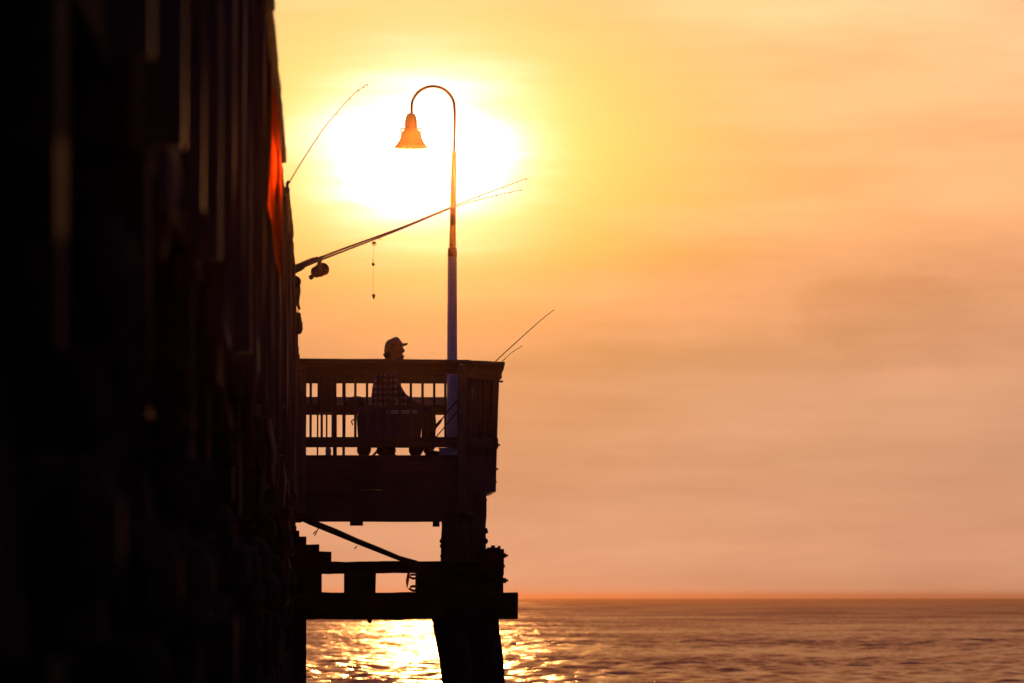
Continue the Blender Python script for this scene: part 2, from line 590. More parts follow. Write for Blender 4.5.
# ------------------------------------------------------------------ the fishing platform beside the pier
D = 63.0
plat = thing('fishing_platform', 'wooden fishing platform with slatted railing jutting from the pier over the sea', 'platform', (0.75, 65, 0))
A = (-0.33, 63.04); B = (1.46, 63.04); Cc = (1.84, 63.50); Dd = (1.84, 66.3); E = (1.46, 66.76); Fp = (-0.33, 66.76)
MB().prism([A, B, Cc, Dd, E, Fp], DECK - 0.05, DECK).build('deck', W_X, plat)
fz0, fz1, fz2 = P(400, 522, D).z, P(400, 490, D).z, P(400, 456, D).z


def fascia(p, q, z0, z1, mat=W_X, off=0.0):
    a_, b2 = Vector((p[0], p[1], (z0 + z1) / 2)), Vector((q[0], q[1], (z0 + z1) / 2))
    return MB().timber(a_, b2, 0.045, z1 - z0 - 0.006, jit=0.003, seg=0.25, ch=0.1).build('fascia_board', mat, plat)


ledge = DECK - 0.001
for (p, q) in (((-0.34, 63.0), (1.47, 63.0)),):
    fascia(p, q, fz0, fz1)
    fascia((p[0], p[1] - .004), (q[0], q[1] - .004), fz1, ledge)
fascia((1.485, 63.03), (1.70, 63.29), P(470, 516, D).z, ledge)
fascia((1.70, 63.29), (1.83, 63.47), P(470, 491, D).z, ledge)
fascia((1.83, 63.51), (1.83, 66.3), P(470, 491, D).z, ledge, W_Y)
fascia((1.82, 66.32), (1.48, 66.79), P(470, 488, D).z, ledge)
fascia((-0.33, 66.79), (1.46, 66.79), P(470, 488, D).z, ledge)
for x0, x1, yb_ in ((350, 363, 525.5), (433, 439.5, 526.5)):
    a_, b2 = P(x0, 521, D + .05), P(x1, yb_, D + .05)
    MB().box((a_ + b2) / 2 + Vector((0, .1, 0)), (b2.x - a_.x, 0.3, a_.z - b2.z)).build('joist_end', W_Y, plat)
for k in range(5):
    x = -0.2 + k * 0.38
    MB().timber((x, 63.06, DECK - .21), (x, 66.74, DECK - .21), 0.05, 0.3, jit=0.003, seg=0.6).build('joist', W_Y, plat)


def rail_section(name, p, q, nb, lean=(0, 0), bw=0.032, top=2.50, rails=((1.771, 1.655),), bot=1.66, x_list=None, bd=0.03, zt=None):
    """railing section between two plan points: boards are the section's mesh, balusters its children"""
    p, q = Vector((p[0], p[1], 0)), Vector((q[0], q[1], 0))
    d = (q - p).normalized()
    nrm = Vector((-d.y, d.x, 0))
    ln = Vector((lean[0], lean[1], 0))
    zt = zt or 2.469
    mb = MB()
    def at(v, z):
        f = (z - 1.6) / 1.0
        return Vector((v.x, v.y, CAMZ + z)) + ln * f
    # top board below the cap
    zz = (2.606 + zt) / 2
    mb.timber(at(p, zz), at(q, zz), 0.04, 2.606 - zt, jit=0.002, seg=0.25, ch=0.1)
    for za, zb in rails:
        zz = (za + zb) / 2
        mb.timber(at(p, zz), at(q, zz), 0.04, za - zb, jit=0.0025, seg=0.25, ch=0.1)
    sec = mb.build('railing', W_X if abs(d.x) > .5 else W_Y, plat)
    L = (q - p).length
    ts = x_list if x_list is not None else [(k + .5) / nb * L for k in range(nb)]
    for t in ts:
        c = p + d * t + nrm * (0.04)
        j = random.uniform(-.003, .003)
        MB().timber(at(c, bot) , at(c, 2.6) + d * j, bw, bd, up=(nrm.x, nrm.y, 0), jit=0.0015, seg=0.3).build('baluster', W_Z, sec)
    return sec


def xat(px):
    return P(px, 420, D).x


# front: balusters at the places of the photograph
xs_f = [310.5, 321.7, 332.7, 344.3, 355.2, 366.9, 378, 389, 400, 411, 422.8, 434.3, 445.6]
x0f = xat(298.3)
front = rail_section('front', (x0f, 63.0), (1.44, 63.0), 0, x_list=[xat(v) - x0f for v in xs_f], bw=0.027)
# back
back = rail_section('back', (-0.3, 66.76), (1.46, 66.76), 0, x_list=[0.35, .46], bw=0.03, rails=((P(0, 403, 66.76).z - CAMZ, P(0, 414.5, 66.76).z - CAMZ), (P(0, 437, 66.76).z - CAMZ, P(0, 447, 66.76).z - CAMZ)), zt=P(0, 383, 66.76).z - CAMZ)
MB().timber((P(305, 400, 66.5).x, 66.5, P(400, 401, 66.5).z), (P(452, 400, 66.5).x, 66.5, P(400, 401, 66.5).z), 0.03, P(400, 397, 66.5).z - P(400, 405, 66.5).z, jit=.002).build('pale_board', W_PALE, plat)
# chamfer and side: close boards that run on below the deck
ch = rail_section('chamfer', (1.50, 63.03), (1.835, 63.46), 6, bw=0.062, bd=0.025, bot=1.21, lean=(.0, 0), zt=2.42)
sd = rail_section('side', (1.85, 63.5), (1.85, 66.3), 20, bw=0.085, bd=0.025, bot=1.215, lean=(.05, 0), zt=2.44)
bk = rail_section('backchamfer', (1.86, 66.34), (1.5, 66.76), 4, bw=0.05, zt=2.44)

# posts bolted outside
for px0, px1, yb_ in ((300, 306.2, 513), (457.2, 466.2, 513)):
    c = (xat(px0) + xat(px1)) / 2
    MB().timber((c, 62.935, P(400, yb_, 62.93).z), (c, 62.935, CAMZ + 2.57), xat(px1) - xat(px0), 0.085, up=(0, 1, 0), jit=0.002, ch=.06).build('rail_post', W_POST, plat)
MB().timber((1.81, 63.47, CAMZ + 1.22), (1.85, 63.47, CAMZ + 2.57), 0.08, 0.08, up=(0, 1, 0), jit=0.002).build('rail_post', W_Z, plat)
MB().timber((1.80, 66.3, CAMZ + 1.22), (1.84, 66.3, CAMZ + 2.57), 0.08, 0.08, up=(0, 1, 0), jit=0.002).build('rail_post', W_Z, plat)
# cap
zc = RAIL - 0.02
MB().timber((-0.365, 62.98, zc + 0.012), (1.55, 62.98, zc), 0.16, 0.042, jit=0.002, seg=.3).build('cap_board', W_X, plat)
MB().timber((1.50, 62.99, zc - 0.003), (1.875, 63.46, zc - 0.003), 0.15, 0.042, jit=0.002, seg=.3).build('cap_board', W_X, plat)
MB().timber((1.875, 63.42, zc), (1.875, 66.36, zc), 0.15, 0.042, jit=0.002, seg=.4).build('cap_board', W_Y, plat)
MB().timber((-0.34, 66.8, zc), (1.9, 66.8, zc), 0.14, 0.042, jit=0.002, seg=.4).build('cap_board', W_X, plat)
bm = bmesh.new()   # gusset under the outer corner of the cap
pts = [(495, 366), (504.6, 366), (503.5, 370), (500.5, 376), (498.5, 380), (495, 380)]
v0 = [bm.verts.new(P(x, y, 63.45)) for x, y in pts]
v1 = [bm.verts.new(P(x, y, 63.45) + Vector((0, 0.1, 0))) for x, y in pts]
bm.faces.new(v0); bm.faces.new(v1[::-1])
for k in range(6):
    bm.faces.new((v0[k], v1[k], v1[(k+1) % 6], v0[(k+1) % 6]))
t_ = MB(); t_.bm.free(); t_.bm = bm
t_.build('corner_bracket', W_X, plat)
for (x, y, l) in ((500.0, 381.5, .035), (497.5, 445, .03), (496.5, 469, .02), (495.5, 482, .015)):
    c = P(x, y, 63.6)
    mb = MB()
    mb.tube([c - Vector((.05, 0, 0)), c + Vector((l, 0, 0))], 0.009, 8)
    mb.tube([c + Vector((l * .3, 0, 0)), c + Vector((l * .6, 0, 0))], 0.016, 6)
    mb.build('bolt', RUST, plat)
for (x, y) in ((461.5, 476), (461.5, 497), (461.5, 371), (461, 505), (303, 480), (303, 371)):
    c = P(x, y, 62.88)
    MB().tube([c + Vector((0, .02, 0)), c - Vector((0, .006, 0))], 0.014, 6).build('bolt', RUST, plat)


# substructure --------------------------------------------------
def beam_px(x0, y0, x1, y1, D_, w, name, mat=W_CAP, jit=0.005, slope=0.0):
    """horizontal timber across the view, given by the photo's outline at depth D_"""
    a_, b2 = P(x0, (y0 + y1) / 2, D_), P(x1, (y0 + y1) / 2 + slope, D_)
    h = P(x0, y0, D_).z - P(x0, y1, D_).z
    return MB().timber(a_, b2, w, h, jit=jit, seg=0.12, ch=0.05).build(name, mat, plat)


beam_px(288, 592.5, 517.5, 619.3, 63.1, 0.30, 'cap_beam')
beam_px(322, 561.8, 441, 573.5, 63.15, 0.16, 'cross_beam', slope=-.6)
beam_px(441, 562, 503, 574, 63.14, 0.2, 'cross_beam')
beam_px(304, 571.5, 321.5, 594, 63.2, 0.3, 'blocking')
beam_px(344, 571.5, 375.5, 594, 63.2, 0.3, 'blocking')
beam_px(415.5, 571.5, 503, 594, 63.22, 0.3, 'blocking')
beam_px(480, 549, 503.6, 575, 63.16, 0.3, 'blocking')
# stepped ends of timbers under the pier edge
for x0, x1, y0, y1, dd in ((285, 299.5, 531, 600, 64.2), (290, 306.3, 536.5, 600, 64.7), (300, 319.2, 544.5, 600, 65.2), (305, 331.2, 551.5, 574, 65.7)):
    beam_px(x0, y0, x1, y1, dd, 0.22, 'stepped_block')
# tall timbers carrying the corner of the platform
MB().timber(P(463.5, 618, 63.3), P(463.5, 493, 63.3), P(485.5, 550, 63.3).x - P(441.5, 550, 63.3).x, 0.34, up=(0, 1, 0), jit=.008, seg=.12, ch=.1).build('upright', W_Z, plat)
# battered piles below
for (xt0, xt1, xb0, xb1, dd) in ((429, 462, 444.5, 474, 63.25), (462, 497, 470, 505, 63.5)):
    wt = P(xt1, 619, dd).x - P(xt0, 619, dd).x
    top = P((xt0 + xt1) / 2, 600, dd)
    bt = P((xb0 + xb1) / 2, 683, dd)
    k = (bt - top) / (top.z - bt.z)
    end = top + k * (top.z + 1.0)
    n = 16
    pts = [top.lerp(end, i / n) + Vector((random.uniform(-.006, .006), random.uniform(-.006, .006), 0)) for i in range(n + 1)]
    MB().tube(pts, [wt / 2 * (1 + .006 * i) for i in range(n + 1)], 14, 0.03).build('pile', W_PILE, plat)
pts = [P(298 + random.uniform(-.5, .5), 610 + 30 * i, 63.4) for i in range(18)]
MB().tube(pts, 0.095, 12, 0.04).build('pile', W_PILE, plat)
# sloping brace: rounded, thinning, slightly sagging
ctrl = [(296, 515), (312, 522.5), (335, 532), (357, 541.3), (380, 550.5), (399, 558), (417, 563)]
mb = MB()
mb.tube([P(x, y, 62.95) for x, y in ctrl], [0.034, 0.034, 0.036, 0.034, 0.03, 0.028, 0.024], 8, 0.1)
mb.build('brace', W_CAP, plat)
mb = MB()
for (pts_) in ([(318.5, 528), (316, 533), (314.5, 536)], [(357, 546), (354.5, 549)], [(316, 531), (313, 534)]):
    mb.tube([P(x, y, 62.93) for x, y in pts_], 0.006, 5)
mb.build('loose_splinter', W_CAP, plat)
# bolts and growth on the substructure
for (x, y, r) in ((505, 555.5, .03), (505, 580.5, .034)):
    c = P(x, y, 63.1)
    mb = MB()
    mb.tube([c - Vector((.06, 0, 0)), c + Vector((.012, 0, 0))], r, 6)
    mb.tube([c, c + Vector((.035, 0, 0))], r * .45, 6)
    mb.build('bolt', RUST, plat)
for (x, y) in ((493, 547), (489, 549), (496.5, 549)):
    c = P(x, y, 63.1)
    MB().tube([c - Vector((0, 0, .03)), c + Vector((0, 0, .018))], .026, 6).build('bolt', RUST, plat)
mb = MB()
for (x, y, s) in ((485.5, 531, .026), (486, 541, .022), (485.5, 500, .016), (441.5, 541, .022), (441, 546, .016), (442, 556, .02), (370, 619.5, .03), (499, 548, .02), (503.5, 566, .015)):
    mb.ball(P(x, y, 63.15), s, 8, (1, 1, 1.3), jit=s * .25)
mb.build('growth', W_PILE, plat)
# C shaped iron and a faded rag
mb = MB()
mb.tube([P(x, y, 62.9) for x, y in ((417, 574.5), (410.5, 574.8), (409.8, 577), (412.5, 578.5), (417, 578.3))], 0.013, 8)
mb.tube([P(x, y, 62.9) for x, y in ((418, 586), (411, 586.5), (409, 588.5), (413, 590.8), (418, 590.5))], 0.014, 8)
mb.build('iron_hook', RUST, plat)
bm = bmesh.new()
vv = []
for k, (xa, xb, y) in enumerate(((407.5, 410, 573), (406.5, 409.5, 577), (405.8, 409, 581), (406.3, 408, 585), (406.8, 407.5, 588))):
    vv.append((bm.verts.new(P(xa, y, 62.95)), bm.verts.new(P(xb, y, 62.93 + .02 * (k % 2)))))
for k in range(4):
    bm.faces.new((vv[k][0], vv[k][1], vv[k+1][1], vv[k+1][0]))
bmesh.ops.solidify(bm, geom=list(bm.faces), thickness=0.004)
t_ = MB(); t_.bm.free(); t_.bm = bm
o = t_.build('rag', PINK)
tag(o, 'small faded pink rag hanging under the middle beam beside an iron hook', 'rag')

# ------------------------------------------------------------------ street lamp
DL = 65.0
base = P(452, 458, DL); base.z = DECK
lamp = thing('street_lamp', 'tall goose-neck lamp with bell shade on white pole, standing before the sun', 'street lamp', base)


def lx(px, py):
    return P(px, py, DL)


def lathe(prof, name, mat, parent, n=20):
    """prof = list of (axis point, radius)"""
    return MB().tube([p for p, r in prof], [r for p, r in prof], n).build(name, mat, parent, True)


u = DL / F
p0 = base.copy()
lathe([(p0, .062), (lx(452.0, 440), .061), (lx(452.3, 258), .052), (lx(452.3, 256), .05)], 'pole', WHITE, lamp)
lathe([(p0 + Vector((0, 0, .001)), .105), (p0 + Vector((0, 0, .07)), .105), (p0 + Vector((0, 0, .085)), .075)], 'base_collar', WHITE, lamp)
lathe([(lx(452.3, 257), .055), (lx(452.4, 249), .052), (lx(452.5, 247), .04)], 'collar', GALV, lamp)
lathe([(lx(452.5, 249), .038), (lx(453.2, 200), .034), (lx(454, 154), .029), (lx(454.1, 150), .014)], 'upper_pole', GALV, lamp)
arc = [lx(454.1, 152), lx(454.6, 130), lx(454.7, 112)]
for k in range(1, 16):
    a_ = math.pi * k / 16
    arc.append(lx(433 + 21.6 * math.cos(a_), 108 - 21.8 * math.sin(a_)))
arc += [lx(411.6, 110), lx(411.6, 116)]
MB().tube(arc, 0.0165, 10).build('goose_neck', GALV, lamp, True)
hx = 411.0
sh = lathe([(lx(hx, 113), .02), (lx(hx, 114.2), .045), (lx(hx, 117), .06), (lx(hx, 121), .069), (lx(hx, 127), .071), (lx(hx, 128), .071), (lx(hx, 130), .074)], 'lamp_housing', GALV, lamp)
shade = lathe([(lx(hx, 129), .072), (lx(hx, 130.5), .088), (lx(hx, 132.5), .108), (lx(hx, 134), .114), (lx(hx, 137.5), .120), (lx(hx, 141), .138), (lx(hx, 144.5), .166), (lx(hx, 147), .192), (lx(hx, 148), .194)], 'lamp_shade', GALV, lamp)
mb = MB()
for s in (-1, 1):
    c = lx(hx + s * 9.2, 130.5)
    mb.tube([c + Vector((0, 0, .028)), c + Vector((s * .012, 0, .01)), c + Vector((s * .012, 0, -.012)), c + Vector((-s * .01, 0, -.035))], .011, 6)
    mb.tube([c + Vector((0, 0, .02)), c + Vector((-s * .05, 0, .022))], .01, 6)
mb.build('shade_bracket', GALV, lamp)
MB().ball(lx(hx - 1, 143), .05, 12, (1, 1, 1.3)).build('bulb', PALE, lamp, True)


# ------------------------------------------------------------------ fishing rods
def smooth_path(ctrl, n=24):
    pts = [Vector(c) for c in ctrl]
    out = []
    ext = [pts[0] * 2 - pts[1]] + pts + [pts[-1] * 2 - pts[-2]]
    for i in range(1, len(ext) - 2):
        p0_, p1, p2, p3 = ext[i-1], ext[i], ext[i+1], ext[i+2]
        for k in range(n):
            t = k / n
            out.append(0.5 * ((2 * p1) + (-p0_ + p2) * t + (2 * p0_ - 5 * p1 + 4 * p2 - p3) * t * t + (-p0_ + 3 * p1 - 3 * p2 + p3) * t ** 3))
    out.append(pts[-1])
    return out


def rod(label, ctrl, r0, r1, grip=0.3, reel_at=None, reel_scale=1.0, guides=(0.45, 0.62, 0.76, 0.87, 0.95, 1.0), down=Vector((0, 0, -1)), line=None, group='fishing rods leaned along the pier', line_r=0.0003):
    path = smooth_path(ctrl)
    n = len(path)
    t = thing('fishing_rod', label, 'fishing rod', path[0], group)
    MB().tube(path, [r0 + (r1 - r0) * (i / (n - 1)) ** 0.8 for i in range(n)], 8).build('blank', BLACK, t)
    k = max(3, int(n * grip))
    MB().tube(path[:k], [r0 * 1.9 if 2 < i < k - 2 else r0 * 1.5 for i in range(k)], 10).build('grip', CORK, t)
    for g in guides:
        i = min(n - 1, int(g * (n - 1)))
        p = path[i]
        d = (path[min(n-1, i+1)] - path[max(0, i-1)]).normalized()
        rr = 0.010 * (1.15 - g) + 0.0022
        c = p + down * (rr + .004)
        mb = MB()
        sidev = d.cross(down).normalized()
        ring = [c + (sidev * math.cos(a) + down * math.sin(a)) * rr for a in [2 * math.pi * q / 10 for q in range(11)]]
        mb.tube(ring, 0.0016, 5)
        mb.tube([p - d * .02, c - down * rr * .9], .0022, 5)
        mb.tube([p + d * .012, c - down * rr * .9], .0022, 5)
        mb.build('line_guide', REEL, t)
    if reel_at is not None:
        i = int(reel_at * (n - 1))
        p = path[i]
        d = (path[i+1] - path[i-1]).normalized()
        s = reel_scale
        c = p + down * 0.068 * s
        mb = MB()
        mb.tube([p + d * .03 * s, p + down * .03 * s, c], [.011 * s, .009 * s, .014 * s], 8)
        mb.ball(c - d * .03 * s, .032 * s, 10, (1, .8, 1))
        rl = mb.build('reel', REEL, t, True)
        mb = MB()
        e0 = c + d * 0.0
        mb.tube([e0, e0 + d * .008 * s, e0 + d * .012 * s, e0 + d * .05 * s, e0 + d * .054 * s, e0 + d * .066 * s], [.02 * s, .036 * s, .026 * s, .026 * s, .036 * s, .03 * s], 14)
        mb.build('spool', REEL, rl, True)
        mb = MB()
        q = c - d * .035 * s
        mb.tube([q, q - down * .0 + Vector((0, -.05 * s, 0)), q - d * .05 * s + Vector((0, -.055 * s, 0)) + down * .02 * s], .006 * s, 6)
        mb.ball(q - d * .055 * s + Vector((0, -.055 * s, 0)) + down * .02 * s, .014 * s, 8)
        mb.build('crank', REEL, rl)
    if line is not None:
        MB().tube(smooth_path([path[-1]] + line, 12), line_r, 4).build('fishing_line', LINE, t)
    return t, path


far1 = [P(640, 212, 70), P(758, 250, 78), P(900, 300, 92), P(1060, 358, 112), P(1300, 460, 150)]
far2 = [P(640, 240, 70), P(770, 285, 78), P(880, 330, 92), P(1010, 388, 112), P(1250, 500, 150)]
rod('upper of the two long slanting rods crossing the lamp pole, its reel hanging below',
    [P(286, 272.5, 45.4), P(300, 266, 45.6), P(340, 250, 46.2), P(400, 228, 47), P(455, 205.5, 48), P(497, 189.5, 48.8), P(526.5, 178.5, 49.3)], 0.0135, 0.0024, 0.26, 0.262, 1.5, line=far1)
rod('lower of the two long slanting rods crossing the lamp pole, shorter at its tip',
    [P(288, 275, 45.3), P(302, 267.5, 45.5), P(340, 252.5, 46.1), P(400, 229.5, 46.8), P(455, 207, 47.7), P(490, 197, 48.3), P(521, 189.8, 48.8)], 0.0115, 0.0022, 0.18, 0.06, 1.3, line=far2)
rod('thin curved rod rising alone from the pier rail, left of the sun',
    [P(284, 192, 36.4), P(290, 181, 36.5), P(305, 156.5, 36.9), P(324, 128, 37.3), P(342, 106.5, 37.8), P(356, 92, 38.2), P(367.5, 84, 38.5)], 0.0048, 0.0022, 0.06)
# rig hanging from the two rods
rig_top = P(373.5, 238, 46.4)
rig = thing('fishing_rig', 'baited rig of hook, bead and pointed sinker dangling below the two long rods', 'fishing rig', P(373.5, 300, 46.4))
MB().tube([rig_top, P(373.6, 262, 46.4), P(373.2, 280, 46.4), P(373.6, 298, 46.4)], 0.0011, 4).build('line', LINE, rig)
mb = MB()
c = P(374.2, 242.8, 46.4)
mb.ball(c, .014, 10, (1.1, 1, .8), jit=.002)
mb.tube([c + Vector((math.cos(a) * .018, 0, math.sin(a) * .017 - .005)) for a in [R(150 + 25 * q) for q in range(9)]], .003, 6)
mb.build('hook', RUST, rig)
mb = MB(); c = P(373.1, 264.3, 46.4)
mb.ball(c, .0135, 8, (1, 1, .9), jit=.002)
mb.tube([c + Vector((.0, 0, .01)), c + Vector((-.004, 0, .05))], .002, 5)
mb.build('bead', RUST, rig)
mb = MB()
mb.tube([P(373.6, 294, 46.4), P(373.6, 294.8, 46.4), P(373.7, 296.2, 46.4), P(373.9, 299.5, 46.4)], [.006, .0165, .013, .002], 8)
mb.build('sinker', LEAD, rig)

# rope and hanging bits on the pier rail
mb = MB()
for k in range(5):
    r = .05 + .008 * k
    c = Vector((-0.286 + .006 * k, 47.1 + .05 * k, RAIL - .12))
    mb.tube([c + Vector((0.006 * math.sin(3 * a), math.cos(a) * r, math.sin(a) * r * 1.3)) for a in [2 * math.pi * q / 16 for q in range(17)]], .011, 6, .1)
mb.tube([(-.282, 47.2, RAIL - .05), (-.262, 47.2, RAIL - .2), (-.27, 47.22, RAIL - .27)], .004, 5)
o = mb.build('rope_coil', ROPE)
tag(o, 'frayed rope coil hung on the pier rail just under the two long rods', 'rope')
mb = MB()
for k in range(4):
    mb.ball((-.292 + random.uniform(-.004, .006), 52.3 + .25 * k, RAIL - .06 - .02 * k), .05, 10, (.6, 1.6, 1.1), jit=.006)
o = mb.build('rolled_net', ROPE)
tag(o, 'dark bundle of rolled netting tied on the pier rail above the platform', 'net')
mb = MB()
mb.tube([(-.275, 36.2, RAIL - .03), (-.275, 36.2, RAIL + .01), (-.262, 36.2, RAIL + .022)], [.01, .01, .014], 8)
o = mb.build('rod_holder', RUST)
tag(o, 'small iron rod holder on the pier rail at the foot of the single curved rod', 'rod holder')

# rods held by the sitting person
g = 'rods of the sitting angler'
rod('longer rod leaning out over the platform corner, rising above the railing',
    [P(421, 445, 64.0), P(438, 424, 64.0), P(462, 395, 64.05), P(497, 360, 64.1), P(522, 337, 64.2), P(541, 320, 64.3), P(553.5, 310, 64.4)], 0.0095, 0.0028, 0.2, None, group=g)
rod('shorter rod beside the longer one, its faint tip just above the railing corner',
    [P(424, 452, 64.5), P(442, 430, 64.5), P(470, 397, 64.55), P(505, 358.5, 64.7), P(521.5, 346, 64.8)], 0.0085, 0.0022, 0.2, 0.12, 1.0, group=g)

# ------------------------------------------------------------------ person
DP = 64.45


def skin_mesh(chains, name):
    """list of chains [(point, radius), ...]; every chain shares its first point with the body"""
    me = bpy.data.meshes.new(name)
    verts, edges, rad = [], [], []
    idx = {}
    for chn in chains:
        prev = None
        for key, p, r in chn:
            if key is not None and key in idx:
                i = idx[key]
            else:
                i = len(verts)
                verts.append(p); rad.append(r)
                if key is not None:
                    idx[key] = i
            if prev is not None:
                edges.append((prev, i))
            prev = i
    me.from_pydata(verts, edges, [])
    o = bpy.data.objects.new(name, me)
    COL.objects.link(o)
    sk = o.modifiers.new('skin', 'SKIN')
    sk.use_smooth_shade = True
    for i, r in enumerate(rad):
        me.skin_vertices[0].data[i].radius = (r, r) if not isinstance(r, tuple) else r
    me.skin_vertices[0].data[0].use_root = True
    ss = o.modifiers.new('sub', 'SUBSURF')
    ss.levels = ss.render_levels = 1
    return o


def bake(o):
    dg = bpy.context.evaluated_depsgraph_get()
    dg.update()
    me = bpy.data.meshes.new_from_object(o.evaluated_get(dg))
    bpy.data.objects.remove(o)
    return me


def q(px, py, dy=0.0):
    v = P(px, py, DP)
    v.y += dy
    return v


chains = [
    [('pel', q(384, 417), .125), ('sp1', q(382.5, 404), .12), ('sp2', q(383, 391), .125), ('ch', q(384, 377), .125), ('nb', q(387.5, 366.5), .075), (None, q(391.5, 359), .055), (None, q(393.5, 354), .06)],
]
for s in (-1, 1):
    k = 1 if s < 0 else 0
    chains.append([('pel', None, 0), ('hip%d' % s, q(387, 417, s * .10), .09), (None, q(406, 413.5, s * .13), .082), ('kn%d' % s, q(427 + 3 * k, 411, s * .15), .06), (None, q(428 + 3 * k, 428, s * .15), .052), (None, q(425.5 + 3 * k, 449, s * .15), .038), (None, q(430 + 3 * k, 455, s * .16), .04), (None, q(440 + 3 * k, 455.5, s * .17), .033)])
    w = q(417 + 3 * k, 406, s * .14)
    chains.append([('ch', None, 0), ('shl%d' % s, q(387.5, 371, s * .17), .066), (None, q(394, 384, s * .20), .048), ('el%d' % s, q(402, 397.5, s * .205), .04), (None, q(410 + k, 402.5, s * .17), .034), ('wr%d' % s, w, .026), ('pm%d' % s, q(421 + 3 * k, 406.5, s * .13), .032)])
    for f, (dy, ln) in enumerate(((-.032, .9), (-.011, 1.0), (.011, .95), (.032, .75))):
        b0 = q(422.5 + 3 * k, 406.5, s * .13 + dy)
        chains.append([('pm%d' % s, None, 0), (None, b0, .0105), (None, b0 + Vector((.03 * ln, 0, -.012)), .0095), (None, b0 + Vector((.05 * ln, 0, -.035)), .009), (None, b0 + Vector((.052 * ln, 0, -.055)), .008)])
    b0 = q(419.5 + 3 * k, 406.5, s * .13 - s * .035)
    chains.append([('pm%d' % s, None, 0), (None, b0, .011), (None, b0 + Vector((.03, -s * .012, -.01)), .0095), (None, b0 + Vector((.05, -s * .01, -.02)), .0085)])
body_me = bake(skin_mesh(chains, 'body_skin'))

bm = bmesh.new()
bm.from_mesh(body_me)
# head: shaped sphere with brow, nose, lips, chin and ears
hc = q(394.6, 349.6)
g_ = bmesh.ops.create_uvsphere(bm, u_segments=28, v_segments=22, radius=1.0)
for v in g_['verts']:
    c = v.co.copy()
    x, y_, z = c
    fx = 0.092 * x
    if x > 0:
        fx *= (1.0 if z > -.2 else 1.0 - .05 * (z + .2))
    if z < 0:
        wy = .073 * (1 + .28 * z)
        if x < 0:
            fx *= (1 + .45 * z * 0.9)
    else:
        wy = .078
    v.co = Vector((fx, wy * y_, .118 * z))
    # face relief (face looks towards +x)
    if x > .5:
        zz = v.co.z; yy = v.co.y
        nose = math.exp(-((yy / .012) ** 2) - ((zz + .012) / .020) ** 2) * .036
        brow = math.exp(-((yy / .05) ** 2) - ((zz - .028) / .012) ** 2) * .006
        eye = -math.exp(-(((abs(yy) - .031) / .013) ** 2) - ((zz - .008) / .012) ** 2) * .009
        lip = math.exp(-((yy / .022) ** 2) - ((zz + .05) / .009) ** 2) * .006 + math.exp(-((yy / .02) ** 2) - ((zz + .065) / .006) ** 2) * .005
        chin = math.exp(-((yy / .028) ** 2) - ((zz + .095) / .018) ** 2) * .016
        v.co.x += nose + brow + eye + lip + chin
    v.co += hc
for s in (-1, 1):
    mt = Matrix.Translation(hc + Vector((-.008, s * .078, -.005))) @ Euler((0, R(12), s * R(-20))).to_matrix().to_4x4() @ Matrix.Diagonal((.018, .008, .032, 1))
    bmesh.ops.create_uvsphere(bm, u_segments=10, v_segments=8, radius=1.0, matrix=mt)
me = bpy.data.meshes.new('body_raw')
bm.to_mesh(me); bm.free()
tmp = bpy.data.objects.new('tmp_body', me)
COL.objects.link(tmp)
rm = tmp.modifiers.new('r', 'REMESH'); rm.mode = 'VOXEL'; rm.voxel_size = 0.0065
sm = tmp.modifiers.new('s', 'SMOOTH'); sm.iterations = 2; sm.factor = 0.4
body_me = bake(tmp)
pbase = q(384, 458); pbase.z = DECK
person = thing('person', 'person in a peaked cap and plaid shirt sitting behind the railing, facing right', 'person', pbase)
for v in body_me.vertices:
    v.co -= pbase
body_me.materials.clear()
body_me.materials.append(SKIN)
for p in body_me.polygons:
    p.use_smooth = True
body = bpy.data.objects.new('body', body_me)
COL.objects.link(body); body.parent = person


def clothing(name, mat, chains, vox=0.012):
    o = skin_mesh(chains, name)
    me = bake(o)
    t2 = bpy.data.objects.new('t', me); COL.objects.link(t2)
    r_ = t2.modifiers.new('r', 'REMESH'); r_.mode = 'VOXEL'; r_.voxel_size = vox
    me = bake(t2)
    for v in me.vertices:
        v.co -= pbase
    me.materials.clear(); me.materials.append(mat)
    for p in me.polygons:
        p.use_smooth = True
    o = bpy.data.objects.new(name, me); COL.objects.link(o); o.parent = person
    return o


cs = [[('pel', q(383.5, 415.5), .138), ('sp1', q(383.5, 404), .155), ('sp2', q(384, 391), .16), ('ch', q(384, 377), .15), ('nb', q(386.5, 368), .095)]]
for s in (-1, 1):
    k = 1 if s < 0 else 0
    cs.append([('ch', None, 0), ('shl%d' % s, q(387.5, 371.5, s * .175), .080), (None, q(394, 384, s * .20), .062), ('el%d' % s, q(402, 397.5, s * .205), .054), (None, q(411 + k, 403.2, s * .165), .046)])
clothing('shirt', PLAID, cs)
cs = [[('pel', q(383.5, 418.5), .14), (None, q(383.5, 412), .128)]]
for s in (-1, 1):
    k = 1 if s < 0 else 0
    cs.append([('pel', None, 0), (None, q(387, 418, s * .10), .105), (None, q(406, 414, s * .13), .096), (None, q(427 + 3 * k, 411.5, s * .15), .074), (None, q(428 + 3 * k, 428, s * .15), .066), (None, q(426 + 3 * k, 446, s * .15), .058)])
clothing('trousers', DENIM, cs)
for s in (-1, 1):
    k = 1 if s < 0 else 0
    clothing('shoe', SHOE, [[(None, q(424.5 + 3 * k, 453.5, s * .15), .046), (None, q(432 + 3 * k, 455, s * .162), .05), (None, q(441.5 + 3 * k, 455.8, s * .172), .038)]], .01)
